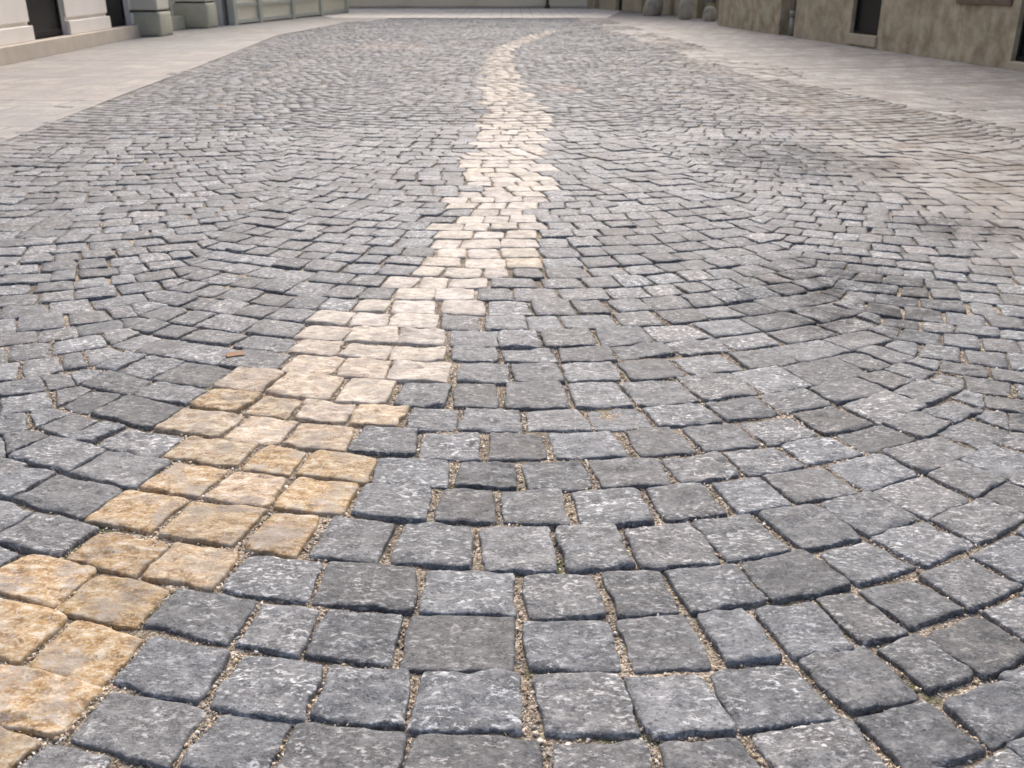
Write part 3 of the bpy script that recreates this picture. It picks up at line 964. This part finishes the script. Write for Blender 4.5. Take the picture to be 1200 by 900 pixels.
for o in ro:
    a, b, c, e = o[0] + 0.004, o[1] - 0.004, o[2] + 0.004, o[3] - 0.004
    bm = bmesh.new()
    for s0, s1, z0, z1 in ((a, a + 0.045, c, e), (b - 0.045, b, c, e), (a + 0.047, b - 0.047, c, c + 0.05), (a + 0.047, b - 0.047, e - 0.05, e)):
        box(bm, s0, s1, -0.11, -0.06, z0, z1, 0.004)
    wf = part('window', bm, M['dark_frame'], R.root)
    bm = bmesh.new(); box(bm, a + 0.047, b - 0.047, -0.095, -0.08, c + 0.052, e - 0.052); part('pane', bm, M['dark_glass'], wf)
    bm = bmesh.new(); box(bm, o[0] - 0.02, o[1] + 0.02, -0.15, 0.035, o[2] - 0.16, o[2] - 0.003, 0.012); part('sill', bm, M['sill'], wf)
# dark brown band at the top right and the down pipe in its recess
sa, sb = R.hit(1190, 8)[0], R.hit(1122, 5)[0]
zb = R.hit(1155, 6)[1]
bm = bmesh.new(); box(bm, sa + 0.06, sb, 0.003, 0.03, zb, zb + 0.22, 0.012)
part('band', bm, M['brown_band'], R.root, 'dark brown ledge above the base')
bm = bmesh.new()
sp_ = (pa + pb) / 2
bmesh.ops.create_cone(bm, cap_ends=True, segments=20, radius1=0.055, radius2=0.055, depth=7.6)
bmesh.ops.translate(bm, verts=bm.verts, vec=(sp_, -0.12, 0.33 + 3.8))
ret = bmesh.ops.create_cone(bm, cap_ends=True, segments=20, radius1=0.075, radius2=0.075, depth=0.10)
bmesh.ops.translate(bm, verts=ret['verts'], vec=(sp_, -0.12, 0.40))
ret = bmesh.ops.create_cone(bm, cap_ends=True, segments=20, radius1=0.07, radius2=0.062, depth=0.33)
bmesh.ops.translate(bm, verts=ret['verts'], vec=(sp_, -0.12, 0.17))
part('downpipe', bm, M['pipe'], R.root, None, True)

# ---- right, farther: ochre building with pilasters
O = Facade(at(838, 22.5), at(688, 9.5), 'ochre_building', 'weathered ochre building with flat pilasters behind the guard stones')
bm = bmesh.new(); box(bm, 0.05, O.len, -5, -0.10, 0, 8.5); part('wall', bm, M['ochre'], O.root)
for ua, ub, d_, lab in ((822, 815, 0.10, 'narrow pilaster nearest the olive building'), (786, 777, 0.0, None), (752, 729, 0.0, None), (722, 702, 0.0, None), (699, 690, 0.05, None)):
    s0, s1 = O.hit(ua, 8)[0], O.hit(ub, 8)[0]
    bm = bmesh.new(); box(bm, s0 + 0.03, s1 - 0.03, -0.097, 0.02 + d_, 0, 7.8, 0.02)
    part('pilaster', bm, M['ochre'], O.root, lab)
s0, s1 = O.hit(728.5, 8)[0], O.hit(723, 8)[0]
bm = bmesh.new(); box(bm, s0, s1, -0.097, -0.07, 0, 2.6); part('door', bm, M['dark_frame'], O.root)
bm = bmesh.new()
bmesh.ops.create_cone(bm, cap_ends=True, segments=18, radius1=0.11, radius2=0.11, depth=7.4)
bmesh.ops.translate(bm, verts=bm.verts, vec=(O.hit(833, 8)[0], 0.06, 4.12))
ret = bmesh.ops.create_cone(bm, cap_ends=True, segments=18, radius1=0.14, radius2=0.14, depth=0.12)
bmesh.ops.translate(bm, verts=ret['verts'], vec=(O.hit(833, 8)[0], 0.06, 0.47))
part('downpipe', bm, M['pipe'], O.root, None, True)


# ---- guard stones
def guard_stone(u, v, w_px, hgt, label, seed, lean):
    x, y = at(u, v)
    w = w_px * float(y * CP + CAM_H * SP) / FOC
    bm = bmesh.new()
    bmesh.ops.create_uvsphere(bm, u_segments=32, v_segments=20, radius=1)
    for vv in bm.verts:
        z = vv.co.z
        rxy = math.hypot(vv.co.x, vv.co.y)
        prof = (1 - abs(z) ** 3.2) ** (1 / 2.6) if abs(z) < 1 else 0
        if rxy > 1e-5:
            kx, ky = vv.co.x / rxy, vv.co.y / rxy
            taper = 1.0 - 0.20 * (z + 1) / 2
            nz = 1 + 0.09 * float(vnoise(np.array(kx * 1.6 + seed), np.array(ky * 1.6 + z * 1.9), seed))
            vv.co.x = kx * prof * taper * nz; vv.co.y = ky * prof * taper * nz
        vv.co.x = vv.co.x * w / 2 + lean * (z + 1) * 0.05
        vv.co.y = vv.co.y * w / 2 * 0.9
        vv.co.z = (z + 1) / 2 * (hgt + 0.05) - 0.05
    me = bpy.data.meshes.new('guard_stone'); bm.to_mesh(me); bm.free()
    o = link('guard_stone', me, M['boulder'], None, True)
    o.location = (float(x), float(y) + 0.1, 0.0)
    return tag(o, label, 'guard stone', 'guard stones at the foot of the ochre building')


guard_stone(764, 18.5, 25, 0.52, 'broad rounded guard stone, the farther one at the foot of the ochre building', 3, 1)
guard_stone(803, 23, 18, 0.55, 'narrow upright guard stone between a broad rounded one and a narrow pilaster', 8, 0.3)

guard_stone(832, 25, 18, 0.36, 'low squat guard stone standing right under the downpipe of the ochre building', 12, 0.0)

# ---- thin post on the square
px_, py_ = at(641, 9.5)
po = tag(empty('street_post', (float(px_), float(py_) - 0.5, 0)), 'thin dark metal post on the bright square at the street end', 'post')
bm = bmesh.new()
bmesh.ops.create_cone(bm, cap_ends=True, segments=20, radius1=0.045, radius2=0.04, depth=1.0)
bmesh.ops.translate(bm, verts=bm.verts, vec=(0, 0, 0.55))
ret = bmesh.ops.create_uvsphere(bm, u_segments=16, v_segments=10, radius=0.06); bmesh.ops.translate(bm, verts=ret['verts'], vec=(0, 0, 1.07))
part('shaft', bm, M['iron'], po, None, True)
bm = bmesh.new()
bmesh.ops.create_cone(bm, cap_ends=True, segments=20, radius1=0.11, radius2=0.06, depth=0.14)
bmesh.ops.translate(bm, verts=bm.verts, vec=(0, 0, 0.07))
part('base', bm, M['iron'], po, None, True)

# ---- a chip of brick lying in a joint left of the line
bx_, by_ = at(276, 417)
bm = bmesh.new(); box(bm, -0.026, 0.026, -0.013, 0.013, -0.007, 0.007)
bmesh.ops.subdivide_edges(bm, edges=bm.edges[:], cuts=3, use_grid_fill=True)
for v in bm.verts:
    k = 1 + 0.22 * float(vnoise(np.array(v.co.x * 60), np.array(v.co.y * 60 + v.co.z * 50), 4))
    v.co *= k
    v.co.z *= 1 - 8 * abs(v.co.x) * 0.9
me = bpy.data.meshes.new('brick_chip'); bm.to_mesh(me); bm.free()
o = link('brick_chip', me, M['brick'])
o.location = (float(bx_), float(by_), float(zlow(bx_, by_)) + 0.001); o.rotation_euler = (0.1, 0.05, 0.5)
tag(o, 'small orange brick fragment wedged in a joint left of the sand coloured line', 'brick chip')
